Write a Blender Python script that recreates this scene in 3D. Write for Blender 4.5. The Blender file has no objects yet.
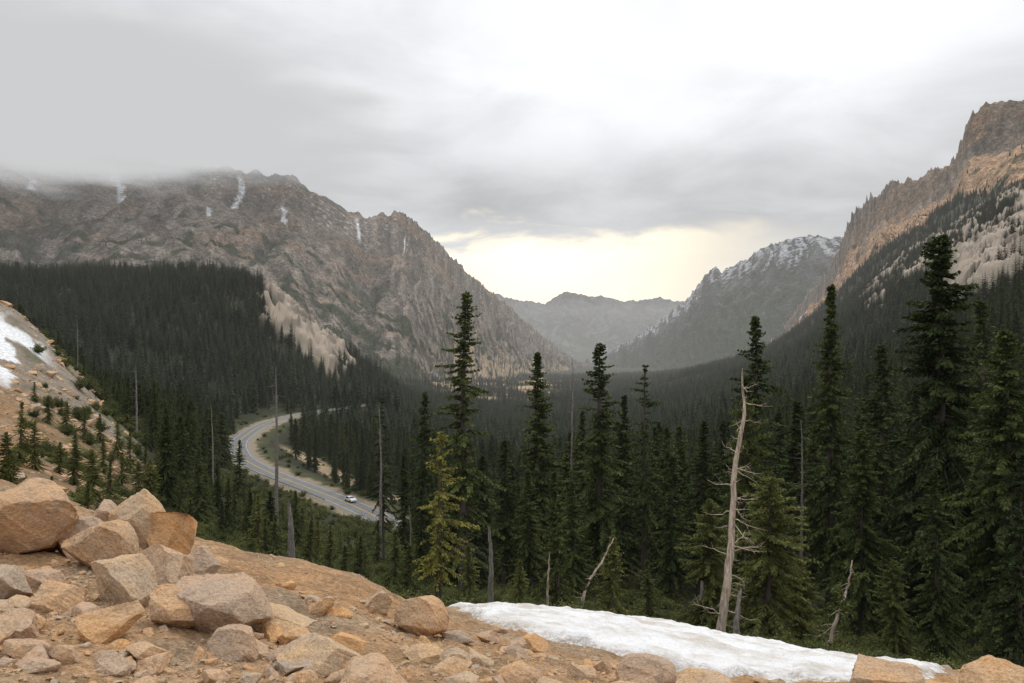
import bpy, bmesh, math, random, time
import numpy as np
from mathutils import Vector
T00=time.time()
def tick(s): print('TICK',s,round(time.time()-T00,1))
random.seed(7); rng=np.random.default_rng(7)
scene=bpy.context.scene
F=796.0
def P(u,v,y): return ((u-512)/F*y, y, (341.5-v)/F*y)
def sm(x,a,b):
    t=np.clip((x-a)/(b-a),0,1); return t*t*(3-2*t)
# ---------------------------------------------------------------- noise
_perm=np.random.default_rng(3).permutation(4096)
_ang=np.random.default_rng(4).uniform(0,2*np.pi,4096)
_gx=np.cos(_ang).astype(np.float32); _gy=np.sin(_ang).astype(np.float32)
def gn(x,y,seed=0):
    xi=np.floor(x).astype(np.int64); yi=np.floor(y).astype(np.int64)
    fx=x-xi; fy=y-yi
    def g(ix,iy,dx,dy):
        h=_perm[(_perm[(ix+seed*57)&4095]+iy)&4095]
        return _gx[h]*dx+_gy[h]*dy
    ux=fx*fx*fx*(fx*(fx*6-15)+10); uy=fy*fy*fy*(fy*(fy*6-15)+10)
    a=g(xi,yi,fx,fy); b=g(xi+1,yi,fx-1,fy); c=g(xi,yi+1,fx,fy-1); d=g(xi+1,yi+1,fx-1,fy-1)
    return (a+(b-a)*ux+(c-a)*uy+(a-b-c+d)*ux*uy)*1.5
def fbm(x,y,o=4,seed=0):
    s=0; a=1; t=0
    for i in range(o):
        s=s+a*gn(x*2**i,y*2**i,seed+i*7); t+=a; a*=0.5
    return s/t
def ridged(x,y,o=4,seed=0):
    s=0;a=1;t=0
    for i in range(o):
        s=s+a*(1-np.abs(gn(x*2**i,y*2**i,seed+i*5))*1.6); t+=a; a*=0.5
    return s/t
# ---------------------------------------------------------------- terrain survey table
US=np.array([-300,0,120,240,340,440,520,620,760,900,1024,1400.])
rows=[
 (0.4,None,[-1.60]*12),
 (2.0,None,[-1.35,-1.45,-1.5,-1.55,-1.6,-1.62,-1.65,-1.68,-1.7,-1.7,-1.7,-1.7]),
 (3.5,[660,672,685,700,712,725,732,738,742,740,732,720],None),
 (5,[570,590,605,625,640,655,668,690,705,702,692,680],None),
 (8,[480,505,530,560,582,624,644,664,694,692,682,665],None),
 (11,[455,482,520,553,570,612,620,634,655,672,678,668],None),
 (15,[470,490,540,575,594,608,612,620,646,667,674,672],None),
 (22,[450,478,525,590,602,619,628,642,652,671,684,680],None),
 (35,[420,455,500,560,585,598,605,615,625,640,640,630],None),
 (60,[370,425,487,545,570,577,582,588,592,590,570,520],None),
 (100,[260,352,432,520,550,556,558,556,550,540,500,430],None),
 (130,[230,302,415,500,535,541,543,540,525,500,450,360],None),
 (170,[250,318,440,486,520,530,533,530,510,470,420,310],None),
 (220,[270,340,445,477,507,516,518,515,490,440,385,280],None),
 (300,[280,345,425,456,478,490,490,485,455,400,340,240],None),
 (400,[270,335,398,426,447,462,468,462,425,365,300,210],None),
 (600,[250,305,335,358,408,435,445,438,400,325,255,170],None),
 (900,[240,280,278,282,352,415,425,418,380,290,215,140],None),
 (1300,[270,300,302,312,365,402,408,402,365,268,190,130],None),
 (2000,[300,310,320,335,368,386,391,388,352,245,180,150],None),
 (3500,[330,340,350,360,368,374,377,376,360,310,290,290],None),
 (6000,[350]*4+[362,364,366,366,360,350,350,350],None),
 (12000,[356]*12,None),
 (26000,[348]*12,None)]
YS=np.array([r[0] for r in rows]); 
ZT=np.array([ (r[2] if r[1] is None else [-(v-341.5)/F*r[0] for v in r[1]]) for r in rows],float)
def pchip(xk,yk,xq):
    h=np.diff(xk); d=np.diff(yk,axis=0)/h[:,None]
    m=np.zeros_like(yk); m[0]=d[0]; m[-1]=d[-1]
    w1=2*h[1:]+h[:-1]; w2=h[1:]+2*h[:-1]
    ok=d[:-1]*d[1:]>0
    with np.errstate(all='ignore'):
        hm=(w1+w2)[:,None]/(w1[:,None]/d[:-1]+w2[:,None]/d[1:])
    m[1:-1]=np.where(ok,hm,0)
    i=np.clip(np.searchsorted(xk,xq)-1,0,len(xk)-2)
    t=((xq-xk[i])/h[i])[:,None]; hh=h[i][:,None]
    return (2*t**3-3*t**2+1)*yk[i]+(t**3-2*t**2+t)*hh*m[i]+(-2*t**3+3*t**2)*yk[i+1]+(t**3-t**2)*hh*m[i+1]
NS,NU=700,400
sq=np.linspace(math.log(YS[0]),math.log(YS[-1]),NS); uq=np.linspace(US[0],US[-1],NU)
D1=pchip(np.log(YS),ZT,sq)
DT=pchip(US,D1.T.copy(),uq).T
def Hbase(x,y):
    y=np.maximum(y,0.41); u=np.clip(x/y*F+512,US[0],US[-1]-.01)
    fu=(u-uq[0])/(uq[1]-uq[0]); fs=np.clip((np.log(y)-sq[0])/(sq[1]-sq[0]),0,NS-1.001)
    iu=np.clip(fu.astype(int),0,NU-2); js=fs.astype(int); a=fu-iu; b=fs-js
    return (DT[js,iu]*(1-a)*(1-b)+DT[js,iu+1]*a*(1-b)+DT[js+1,iu]*(1-a)*b+DT[js+1,iu+1]*a*b)
ROAD=[(-92,536,-41.8),(-103,506,-41.8),(-120,466,-42),(-128,415,-43),(-122,360,-44),(-105,310,-45),(-84,277,-46),(-64,253,-47),(-47.5,233.6,-48),(-34.5,216,-49),(-22,196,-50),(-7,175,-52),(18,160,-54),(60,150,-55)]
def smooth_poly(pts,n):
    pts=np.array(pts,float); d=np.r_[0,np.cumsum(np.linalg.norm(np.diff(pts[:,:2],axis=0),axis=1))]
    q=np.linspace(0,d[-1],n); r=pchip(d,pts,q)
    k=np.ones(9)/9
    for c in range(3):
        e=np.pad(r[:,c],4,mode='reflect',reflect_type='odd'); r[:,c]=np.convolve(e,k,'valid')
    return r
RP=smooth_poly(ROAD,220)
def roaddist(x,y):
    best=np.full(x.shape,1e9); zz=np.zeros(x.shape)
    idx=np.where((y>120)&(y<700)&(x>-200)&(x<120))
    if len(idx[0])==0: return best,zz
    X=x[idx];Y=y[idx]; b=np.full(X.shape,1e9); z=np.zeros(X.shape)
    R=RP[::4]
    for i in range(len(R)-1):
        p=R[i];q=R[i+1]; dx,dy=q[0]-p[0],q[1]-p[1]
        t=np.clip(((X-p[0])*dx+(Y-p[1])*dy)/(dx*dx+dy*dy),0,1)
        d=np.hypot(X-p[0]-t*dx,Y-p[1]-t*dy); m=d<b
        b=np.where(m,d,b); z=np.where(m,p[2]+t*(q[2]-p[2]),z)
    best[idx]=b; zz[idx]=z
    return best,zz
def rockpatch(x,y):   # bare outcrops inside the forest
    u=x/y*F+512
    n=fbm(x/45,y/45,4,21)
    a=sm(n,-.22,-.05)*sm(u,925,965)*sm(y,430,520)*(1-sm(y,820,950))
    a=np.maximum(a,sm(n,.05,.16)*sm(u,830,900)*sm(y,700,800)*(1-sm(y,1300,1500)))
    b=sm(n,-.38,-.22)*sm(u+60*n,262,278)*(1-sm(u+60*n,340,362))*sm(y+60*n,690,740)*(1-sm(y,1150,1250))
    return np.maximum(a,b)
def Hf(x,y):
    x=np.asarray(x,float);y=np.asarray(y,float)
    z=Hbase(x,y)
    n=(1-sm(y,14,30))
    z=z+n*(0.10*fbm(x*.7,y*.7,3,1)+0.05*fbm(x*2.6,y*2.6,4,2)*sm(y,2,4))
    z=z+sm(y,18,60)*1.0*fbm(x/14,y/14,4,3)
    z=z+sm(y,150,700)*14*fbm(x/150,y/150,5,4)
    z=z+sm(y,500,1500)*10*fbm(x/420,y/420,4,8)
    z=z+sm(y,400,500)*(1-sm(y,1300,1500))*rockpatch(x,y)*20*ridged(x/22,y/70,4,77)
    d,rz=roaddist(x,y)
    w=1-sm(d,7,24)
    return z*(1-w)+rz*w
def H1(x,y): return float(Hf(np.array([x]),np.array([y]))[0])
def hit(u,v,y0=2.5,y1=40):
    ys=np.geomspace(y0,y1,300); xs=(u-512)/F*ys
    vv=341.5-Hf(xs,ys)/ys*F
    i=np.where(vv<=v)[0]
    if len(i)==0: i=[int(np.argmin(vv))]
    y=ys[i[0]]; return (u-512)/F*y,y
# ---------------------------------------------------------------- helpers
def N(nt,t,**k):
    n=nt.nodes.new(t)
    for a,b in k.items(): setattr(n,a,b)
    return n
def mth(nt,op,a,b=None,c=None,clamp=False):
    n=nt.nodes.new('ShaderNodeMath'); n.operation=op; n.use_clamp=clamp
    for i,s in enumerate((a,b,c)):
        if s is None: continue
        if isinstance(s,(int,float)): n.inputs[i].default_value=s
        else: nt.links.new(s,n.inputs[i])
    return n.outputs[0]
def mixc(nt,f,a,b,mode='MIX'):
    n=nt.nodes.new('ShaderNodeMix'); n.data_type='RGBA'; n.blend_type=mode
    for s,i in ((f,0),(a,6),(b,7)):
        if isinstance(s,(int,float)): n.inputs[i].default_value=s
        elif isinstance(s,tuple): n.inputs[i].default_value=(*s,1)
        else: nt.links.new(s,n.inputs[i])
    return n.outputs[2]
def mrange(nt,s,a,b,c=0,d=1,smooth=True):
    n=nt.nodes.new('ShaderNodeMapRange'); n.interpolation_type='SMOOTHSTEP' if smooth else 'LINEAR'
    nt.links.new(s,n.inputs[0])
    for i,v in enumerate((a,b,c,d)): n.inputs[i+1].default_value=v
    return n.outputs[0]
def newmat(name):
    m=bpy.data.materials.new(name); m.use_nodes=True; nt=m.node_tree; nt.nodes.clear()
    o=nt.nodes.new('ShaderNodeOutputMaterial'); b=nt.nodes.new('ShaderNodeBsdfPrincipled')
    nt.links.new(b.outputs[0],o.inputs[0]); b.inputs['Roughness'].default_value=.85
    b.inputs['Specular IOR Level'].default_value=.25
    return m,nt,b
def noise(nt,vec,scale,detail=6,rough=.6,dist=0):
    n=N(nt,'ShaderNodeTexNoise'); n.inputs['Scale'].default_value=scale; n.inputs['Detail'].default_value=detail
    n.inputs['Roughness'].default_value=rough; n.inputs['Distortion'].default_value=dist
    nt.links.new(vec,n.inputs['Vector']); return n.outputs['Fac']
def bump(nt,b,h,dist,strength=1,prev=None):
    n=N(nt,'ShaderNodeBump'); n.inputs['Distance'].default_value=dist; n.inputs['Strength'].default_value=strength
    nt.links.new(h,n.inputs['Height'])
    if prev is not None: nt.links.new(prev,n.inputs['Normal'])
    nt.links.new(n.outputs[0],b.inputs['Normal']); return n.outputs[0]
def simple_mat(name,col,rough=.8,metal=0):
    m,nt,b=newmat(name); b.inputs['Roughness'].default_value=rough; b.inputs['Metallic'].default_value=metal
    g=N(nt,'ShaderNodeNewGeometry'); f=noise(nt,g.outputs['Position'],3,4)
    c=mixc(nt,mrange(nt,f,.3,.7),tuple(x*.8 for x in col),tuple(min(1,x*1.12) for x in col))
    nt.links.new(c,b.inputs['Base Color']); return m
def mesh_np(name,V,Fc,mats,midx=None,smooth=True,attrs=None,link=True):
    me=bpy.data.meshes.new(name); V=np.asarray(V,np.float32); Fc=np.asarray(Fc,np.int32)
    n=len(Fc); k=Fc.shape[1]
    me.vertices.add(len(V)); me.vertices.foreach_set('co',V.ravel())
    me.loops.add(n*k); me.loops.foreach_set('vertex_index',Fc.ravel())
    me.polygons.add(n); me.polygons.foreach_set('loop_start',np.arange(0,n*k,k,dtype=np.int32))
    try: me.polygons.foreach_set('loop_total',np.full(n,k,np.int32))
    except Exception: pass
    for m in mats: me.materials.append(m)
    if midx is not None: me.polygons.foreach_set('material_index',np.asarray(midx,np.int32))
    me.polygons.foreach_set('use_smooth',np.full(n,smooth,bool))
    me.update(calc_edges=True)
    for an,(typ,arr) in (attrs or {}).items():
        at=me.attributes.new(an,typ,'POINT')
        at.data.foreach_set('color' if typ=='FLOAT_COLOR' else 'value' if typ in('FLOAT','INT') else 'vector',np.asarray(arr,np.float32 if typ!='INT' else np.int32).ravel())
    ob=bpy.data.objects.new(name,me)
    if link: scene.collection.objects.link(ob)
    return ob
def gridfaces(nr,nc):
    i=np.arange(nr-1)[:,None]*nc+np.arange(nc-1)[None,:]
    return np.stack([i,i+1,i+nc+1,i+nc],-1).reshape(-1,4)
def rgba(c): return np.concatenate([c,np.ones(c.shape[:-1]+(1,))],-1)
def lerp(a,b,m): return a*(1-m[...,None])+np.array(b)*m[...,None]
# ---------------------------------------------------------------- terrain materials
def terrain_mat(name,layers,bumps,rough=.9):
    m,nt,b=newmat(name); b.inputs['Roughness'].default_value=rough; b.inputs['Specular IOR Level'].default_value=.12
    g=N(nt,'ShaderNodeNewGeometry'); pos=g.outputs['Position']
    at=N(nt,'ShaderNodeAttribute',attribute_name='Col'); c=at.outputs['Color']
    for sc,lo,hi in layers:
        f=noise(nt,pos,sc,4,.65); f=mrange(nt,f,.3,.7,lo,hi)
        cc=N(nt,'ShaderNodeCombineColor'); 
        for i in range(3): nt.links.new(f,cc.inputs[i])
        c=mixc(nt,1.0,c,cc.outputs[0],'MULTIPLY')
    nt.links.new(c,b.inputs['Base Color']); prev=None
    for sc,d,s in bumps:
        prev=bump(nt,b,noise(nt,pos,sc,4,.7),d,s,prev)
    return m
ground_mat=terrain_mat('ground_earth',[(22,.62,1.25),(2.2,.75,1.2)],[(9,.10,.8),(60,.02,.8)])
rockmt_mat=terrain_mat('mountain_rock',[(.05,.6,1.35),(.16,.5,1.4)],[(.06,16,1)])
# ---------------------------------------------------------------- ground
SNOWP=[(-.9,12.4),(-.7,11.2),(-.25,9.8),(.12,9.0),(.6,8.6),(1.2,8.6),(2.1,8.7),(3,8.8),(3.9,8.9),(5.0,9.6),(6.3,11.5),(8.3,15),(7.6,17),(4.5,18),(1,18),(-1.2,17),(-1.2,14)]
def polysd(x,y,poly):
    inside=np.zeros(x.shape,bool); d=np.full(x.shape,1e9); n=len(poly)
    for i in range(n):
        x1,y1=poly[i];x2,y2=poly[(i+1)%n]
        c=((y1>y)!=(y2>y))&(x<(x2-x1)*(y-y1)/((y2-y1) if y2!=y1 else 1e-9)+x1); inside^=c
        dx,dy=x2-x1,y2-y1; t=np.clip(((x-x1)*dx+(y-y1)*dy)/(dx*dx+dy*dy),0,1)
        d=np.minimum(d,np.hypot(x-x1-t*dx,y-y1-t*dy))
    return np.where(inside,d,-d)
def talus(x,y):
    u=x/y*F+512
    lim=np.interp(np.log(y),np.log([14,20,35,60,100,130,150,175]),[330,250,200,160,135,100,40,-160])
    return sm(lim-u+40*fbm(x/9,y/9,3,31),-15,25)
def clearing(x,y):
    u=x/y*F+512
    return sm(fbm(x/150,y/80,4,17),-.04,.08)*sm(y,1300,1450)*(1-sm(y,3000,3600))*sm(u,375,400)*(1-sm(u,545,575))
def leftsnow(x,y):
    u=x/y*F+512
    return sm(fbm(x/9+y/20,y/9,4,19)+.35*(1-sm(u,-10,45)),.12,.22)*sm(y,78,88)*(1-sm(y,112,122))*(1-sm(u,30,60))
def build_ground():
    ys=np.r_[np.geomspace(.45,2,50,endpoint=False),np.geomspace(2,20,400,endpoint=False),np.geomspace(20,26000,800)]
    As=np.linspace(-1.0,1.0,1100)
    Y,A=np.meshgrid(ys,As,indexing='ij'); X=A*Y
    X=X*(1+3.0*np.exp(-Y/1.2))
    Z=Hf(X,Y); U=X/Y*F+512
    c=np.zeros(X.shape+(3,)); c[:]=(.030,.034,.017)
    c=lerp(c,(.075,.08,.03),sm(fbm(X/30,Y/30,3,5),.1,.5)*sm(Y,40,60)*(1-sm(Y,200,300))*.6)
    tl=talus(X,Y); near=1-sm(Y+1.5*fbm(X/2,Y/2,3,9),15,19)
    dirt=np.maximum(near,tl)
    n=fbm(X/1.3,Y/1.3,5,11); n2=fbm(X/6,Y/6,4,12)
    dc=np.zeros_like(c); dc[:]=(.42,.265,.145)
    dc=lerp(dc,(.36,.265,.175),sm(n,-.05,.3)); dc=lerp(dc,(.45,.25,.115),sm(n2,.0,.4))
    dc=lerp(dc,(.27,.175,.10),sm(fbm(X/.5,Y/.5,4,13),.08,.4)*.55)
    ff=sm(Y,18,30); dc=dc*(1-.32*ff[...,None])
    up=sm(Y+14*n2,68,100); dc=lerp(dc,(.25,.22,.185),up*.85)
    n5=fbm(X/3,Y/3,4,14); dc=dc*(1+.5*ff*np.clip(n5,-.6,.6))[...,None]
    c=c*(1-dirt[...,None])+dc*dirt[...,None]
    veg=tl*(1-near)*sm(fbm(X/5,Y/5,4,41),.0,.2)*sm(U+40*n2,0,80)
    c=lerp(c,(.085,.095,.035),veg*.9)
    d,_=roaddist(X,Y); nr=fbm(X/6,Y/6,3,15); vis=1-sm(Y,455,480)
    c=lerp(c,(.065,.07,.03),(1-sm(d+6*nr,9,16))*.8*vis); c=lerp(c,(.26,.21,.15),(1-sm(d+4*nr,6,8.5))*vis)
    g=(1-sm(np.abs((X+58)+(Y-292)*.62)+3*nr,4,9))*sm(Y,235,250)*(1-sm(Y,345,365)); c=lerp(c,(.34,.26,.165),g)
    rp=rockpatch(X,Y); rn=ridged(X/14,Y/50,4,78); c=lerp(c,(.36,.30,.24),rp); c=lerp(c,(.15,.125,.10),rp*sm(-rn,-.62,-.4)*.8)
    cl=clearing(X,Y); c=lerp(c,(.42,.30,.18),cl*.95)
    c=lerp(c,(.78,.8,.82),leftsnow(X,Y))
    V=np.stack([X,Y,Z],-1).reshape(-1,3)
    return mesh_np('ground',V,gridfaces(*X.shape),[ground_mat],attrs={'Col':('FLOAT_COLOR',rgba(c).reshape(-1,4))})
build_ground(); tick('ground')
sm_,snt,sb=newmat('old_snow'); sg=N(snt,'ShaderNodeNewGeometry')
f1=noise(snt,sg.outputs['Position'],1.3,5,.65); f2=noise(snt,sg.outputs['Position'],14,5,.7)
sa=N(snt,'ShaderNodeAttribute',attribute_name='edge')
c1=mixc(snt,mrange(snt,f1,.40,.68),(.80,.81,.83),(.56,.52,.47)); c1=mixc(snt,mrange(snt,f2,.60,.74),c1,(.33,.27,.21))
ed=mth(snt,'MULTIPLY',mrange(snt,sa.outputs['Fac'],0,1),mrange(snt,f2,.35,.6)); c1=mixc(snt,ed,c1,(.30,.23,.16))
snt.links.new(c1,sb.inputs['Base Color']); sb.inputs['Roughness'].default_value=.6
pv=bump(snt,sb,noise(snt,sg.outputs['Position'],4,5,.6),.14,1); bump(snt,sb,noise(snt,sg.outputs['Position'],40,4,.7),.02,.8,pv)
def build_snow():
    xs=np.arange(-2.6,9.2,.035); ys=np.arange(7.8,18.8,.04)
    Y,X=np.meshgrid(ys,xs,indexing='ij')
    sd=polysd(X,Y,SNOWP)+.5*fbm(X*.9,Y*.9,5,61)
    th=-.05+.15*sm(sd,-.05,.35)+.07*fbm(X*1.6,Y*1.6,4,62)*sm(sd,0,.5)
    Z=Hf(X,Y)+th
    Fc=gridfaces(*X.shape); s=sd.ravel(); k=(s[Fc]>-.05).all(1)
    V=np.stack([X,Y,Z],-1).reshape(-1,3); Fc=Fc[k]
    used=np.unique(Fc); mp=np.full(len(V),-1); mp[used]=np.arange(len(used))
    mesh_np('snow_patch',V[used],mp[Fc],[sm_],attrs={'edge':('FLOAT',(1-sm(s,.0,.35))[used])})
build_snow()
# ---------------------------------------------------------------- mountains
MT=[]
def loft(name,R,Fo,nt,nw,seed,amp,kind):
    R=np.array([P(*p) for p in R]);Fo=np.array([P(*p) for p in Fo])
    M=(R+Fo)/2; d=np.r_[0,np.cumsum(np.linalg.norm(np.diff(M[:,:2],axis=0),axis=1))]
    t=np.linspace(0,d[-1],nt)
    Rt=np.stack([np.interp(t,d,R[:,i]) for i in range(3)],-1); Ft=np.stack([np.interp(t,d,Fo[:,i]) for i in range(3)],-1)
    k=np.ones(15)/15
    for i in (0,1,2):
        for arr in ((Ft,) if i==2 else (Rt,Ft)):
            arr[:,i]=np.convolve(np.pad(arr[:,i],7,mode='reflect',reflect_type='odd'),k,'valid')
    w=np.r_[np.linspace(-.5,0,nw//7,endpoint=False),np.linspace(0,1.15,nw)]
    W,T=np.meshgrid(w,t,indexing='ij')
    L=np.linalg.norm(Rt[:,:2]-Ft[:,:2],axis=1)[None,:]; hh=(Rt[:,2]-Ft[:,2])[None,:]
    X=Rt[None,:,0]+(Ft-Rt)[None,:,0]*W; Y=Rt[None,:,1]+(Ft-Rt)[None,:,1]*W
    Wp=np.clip(W,0,1); sc=amp/60.
    nT=fbm(T/(260*sc),W*1.5,3,seed+70)
    if kind=='right':
        cl=.30+.18*nT; prof=1-(cl*sm(Wp,0,.10)+(1-cl)*Wp)
    elif kind=='left': 
        cl=.10+.12*nT; prof=(1-(cl*sm(Wp,.02,.12)+(1-cl)*Wp**.95))
    else: prof=1-Wp
    Z=Ft[None,:,2]+hh*prof
    Z=Z-np.clip(W-1,0,1)*hh*.8-np.clip(-W,0,1)*L*.9
    D=W*L
    wx=T+110*sc*fbm(X/(300*sc),Y/(300*sc),3,seed+1)
    g1=ridged(wx/(420*sc),D/(1700*sc),2,seed); g2=ridged(wx/(140*sc),D/(800*sc),3,seed+11)
    g3=ridged(wx/(48*sc),D/(260*sc),3,seed+15)
    env=.10+.9*sm(W,0.0,.35)*(1-.65*sm(W,.6,1.0)); env=np.where(W<0,.3,env)
    Z=Z+amp*1.6*(g1-.62)*env+amp*.65*(g2-.62)*(env*.8+.2)+amp*.26*(g3-.6)*(1-.6*sm(W,.6,1))
    f=fbm(X/(110*sc),Y/(110*sc),5,seed+21); fr=ridged(X/(60*sc)+Z/(130*sc),Y/(60*sc),4,seed+31)
    Z=Z+amp*.30*f*(.35+.65*env)+amp*.13*(fr-.6)*(1-.5*sm(W,.5,1))
    jag=ridged(T/(90*sc),T*0+3.3,4,seed+81)**2-.35
    ja={'right':.75,'left':.38,'mid':.30,'far':.10}[kind]
    Z=Z+amp*ja*jag*np.exp(-np.abs(W)/.07)
    conc=g1*.5+g2*.5
    base={'left':(.20,.170,.142),'right':(.22,.175,.135),'mid':(.085,.086,.086),'far':(.09,.095,.10)}[kind]
    c=np.zeros(X.shape+(3,)); c[:]=base
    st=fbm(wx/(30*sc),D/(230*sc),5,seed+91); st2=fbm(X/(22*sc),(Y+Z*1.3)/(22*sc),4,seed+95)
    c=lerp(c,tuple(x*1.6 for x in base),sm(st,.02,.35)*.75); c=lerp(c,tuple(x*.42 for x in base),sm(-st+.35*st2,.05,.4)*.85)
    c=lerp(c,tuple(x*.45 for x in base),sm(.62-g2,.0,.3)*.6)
    nb=fbm(X/(200*sc),Y/(200*sc)+Z/(90*sc),4,seed+41)
    if kind in('left','right'): c=lerp(c,(.27,.185,.125),sm(nb,.0,.4)*.6)
    nv=fbm(X/(60*sc),Y/(60*sc),5,seed+51)
    veg=sm(W*1.0+nv*.9+(nb)*.5,.62,.80)
    if kind=='right':
        sb=W+.25*nb+.30*(.6-g2)
        scree=sm(sb,.12,.28); scree*=(1-.75*sm(st2,.15,.3)); c=lerp(c,(.46,.285,.165),scree*.9); veg=sm(W+nv*.8,.80,.95)*.9
        veg=np.maximum(veg,sm(nv+.4*st,.22,.34)*.8*sm(W,.25,.5))
    if kind=='left':
        veg=np.maximum(veg*.95, sm(nv*1.2+.30-conc+.35*W,.02,.22)*.7*sm(W,.12,.4))
        fan=sm(W+.5*(.6-g2)+.2*nb,.62,.76)*sm(st+nb*.6,-.18,.05)*sm(T,d[-1]*.30,d[-1]*.42)
        veg=veg*(1-fan)
    if kind=='mid': veg=sm(W*1.2+nv*.8,.30,.6)
    c=lerp(c,(.04,.052,.028),veg)
    if kind=='left':
        c=lerp(c,(.41,.31,.20),fan*.9)
        s=np.zeros_like(W)
        for (tt,w0,w1,wd,sl) in [(.150,.05,.28,8,180),(.205,.03,.20,7,-150),(.222,.10,.30,6,120),(.118,.12,.22,8,60),(.262,.02,.12,5,90),(.30,.06,.15,4,-60),(.085,.2,.33,8,120),(.19,.30,.42,5,50)]:
            mT=tt*d[-1]+sl*(W-w0)+25*fbm(W*9,W*0+tt*50,3,5)
            s=np.maximum(s,(1-sm(np.abs(T-mT),wd*.6,wd*1.5))*sm(W,w0,w0+.03)*(1-sm(W,w1-.04,w1))*sm(nv,-.45,-.2))
        s=np.maximum(s,sm(st2+.3*(.6-g3),.36,.42)*sm(W,.0,.04)*(1-sm(W,.08,.16))*.4)
        c=lerp(c,(.72,.74,.77),s)
    if kind=='mid':
        s=sm(-st*.6-st2*.5+.08-W*.9,.0,.12)*(1-sm(W,.14,.30))*.65*sm(T,d[-1]*.05,d[-1]*.2); c=lerp(c,(.60,.62,.66),s)
    if kind=='right':
        s=sm(.50-g2,.0,.04)*sm(W,.08,.12)*(1-sm(W,.22,.3))*sm(T,d[-1]*.5,d[-1]*.6); c=lerp(c,(.7,.72,.75),s)
    V=np.stack([X,Y,Z],-1).reshape(-1,3)
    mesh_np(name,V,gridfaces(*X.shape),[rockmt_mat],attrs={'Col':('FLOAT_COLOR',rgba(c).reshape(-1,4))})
    if kind in('left','right'):
        vv=veg.ravel()*(W.ravel()>.12); ok=np.where(rng.random(len(vv))<vv*.065)[0]
        q=V[ok]; z=Hf(q[:,0],q[:,1]); q=q[q[:,2]>z-1]; MT.append(q)
loft('rocky_mountain',
 [(-300,100,2300),(-100,125,2450),(0,140,2500),(100,150,2600),(180,165,2700),(240,168,2750),(290,178,2800),(330,197,2850),(368,219,2950),(397,209,3050),(415,222,3150),(440,246,3350),(470,276,3700),(505,303,4200),(540,335,4800),(575,360,5600),(595,370,6500)],
 [(-300,300,1300),(-100,305,1350),(0,310,1400),(100,315,1400),(180,330,1400),(240,345,1400),(290,365,1400),(330,385,1450),(368,397,1550),(397,402,1650),(415,402,1800),(440,398,2000),(470,392,2400),(505,385,3000),(540,378,3800),(575,372,4800),(595,371,6000)],
 1150,420,100,62,'left')
tick('left')
loft('rocky_mountain',
 [(1350,60,1700),(1024,98,2000),(985,103,2050),(968,118,2100),(955,160,2200),(920,176,2400),(895,182,2500),(868,200,2700),(852,213,2800),(840,246,3000),(825,275,3300),(800,305,3700),(765,345,4200)],
 [(1350,150,1200),(1024,185,1250),(990,205,1350),(960,215,1400),(940,225,1500),(910,245,1600),(890,262,1700),(860,290,1900),(840,310,2100),(815,330,2400),(790,345,2700),(765,358,3100),(740,368,3800)],
 900,380,200,48,'right')
loft('forested_mountain',
 [(1000,200,4000),(900,225,4200),(840,238,4500),(795,236,4600),(770,245,4700),(740,262,4900),(722,273,5000),(716,265,5000),(705,275,5100),(690,298,5300),(640,335,6000),(600,357,7000),(585,364,7600)],
 [(1000,330,3000),(900,340,3100),(840,350,3300),(795,358,3500),(770,362,3600),(740,368,3800),(722,370,3900),(716,371,3900),(705,372,4000),(690,373,4200),(640,372,5000),(600,368,6000),(585,366,7000)],
 800,260,300,85,'mid')
loft('distant_mountain',
 [(300,285,13000),(430,292,13000),(490,293,13000),(520,301,13000),(545,304,13000),(565,291,13000),(590,296,13000),(625,301,13000),(660,297,13000),(690,304,13000),(800,290,13000)],
 [(300,360,9000),(430,360,9000),(490,360,9000),(520,360,9000),(545,360,9000),(565,360,9000),(590,360,9000),(625,360,9000),(660,360,9000),(690,360,9000),(800,360,9000)],
 600,160,400,150,'far')
tick('mountains')
# ---------------------------------------------------------------- foliage / bark materials
def foliage(name,dark,light,var=.5,h0=.475,h1=.515):
    m,nt,b=newmat(name); b.inputs['Roughness'].default_value=.65; b.inputs['Specular IOR Level'].default_value=.15
    at=N(nt,'ShaderNodeAttribute',attribute_name='tint'); oi=N(nt,'ShaderNodeObjectInfo')
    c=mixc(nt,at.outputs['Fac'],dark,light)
    hs=N(nt,'ShaderNodeHueSaturation'); nt.links.new(c,hs.inputs['Color'])
    nt.links.new(mrange(nt,oi.outputs['Random'],0,1,h0,h1,False),hs.inputs['Hue'])
    nt.links.new(mrange(nt,oi.outputs['Random'],0,1,1+var,1-var,False),hs.inputs['Value'])
    nt.links.new(hs.outputs[0],b.inputs['Base Color'])
    tr=N(nt,'ShaderNodeBsdfTranslucent'); nt.links.new(hs.outputs[0],tr.inputs['Color'])
    mx=N(nt,'ShaderNodeMixShader'); mx.inputs[0].default_value=.18
    nt.links.new(b.outputs[0],mx.inputs[1]); nt.links.new(tr.outputs[0],mx.inputs[2])
    out=[n for n in nt.nodes if n.type=='OUTPUT_MATERIAL'][0]; nt.links.new(mx.outputs[0],out.inputs[0])
    return m
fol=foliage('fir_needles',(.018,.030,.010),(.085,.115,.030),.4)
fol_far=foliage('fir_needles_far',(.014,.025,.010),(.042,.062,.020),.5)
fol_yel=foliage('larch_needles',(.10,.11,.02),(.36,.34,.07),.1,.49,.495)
fol_br=foliage('young_fir_needles',(.045,.06,.016),(.18,.20,.055),.3)
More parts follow.
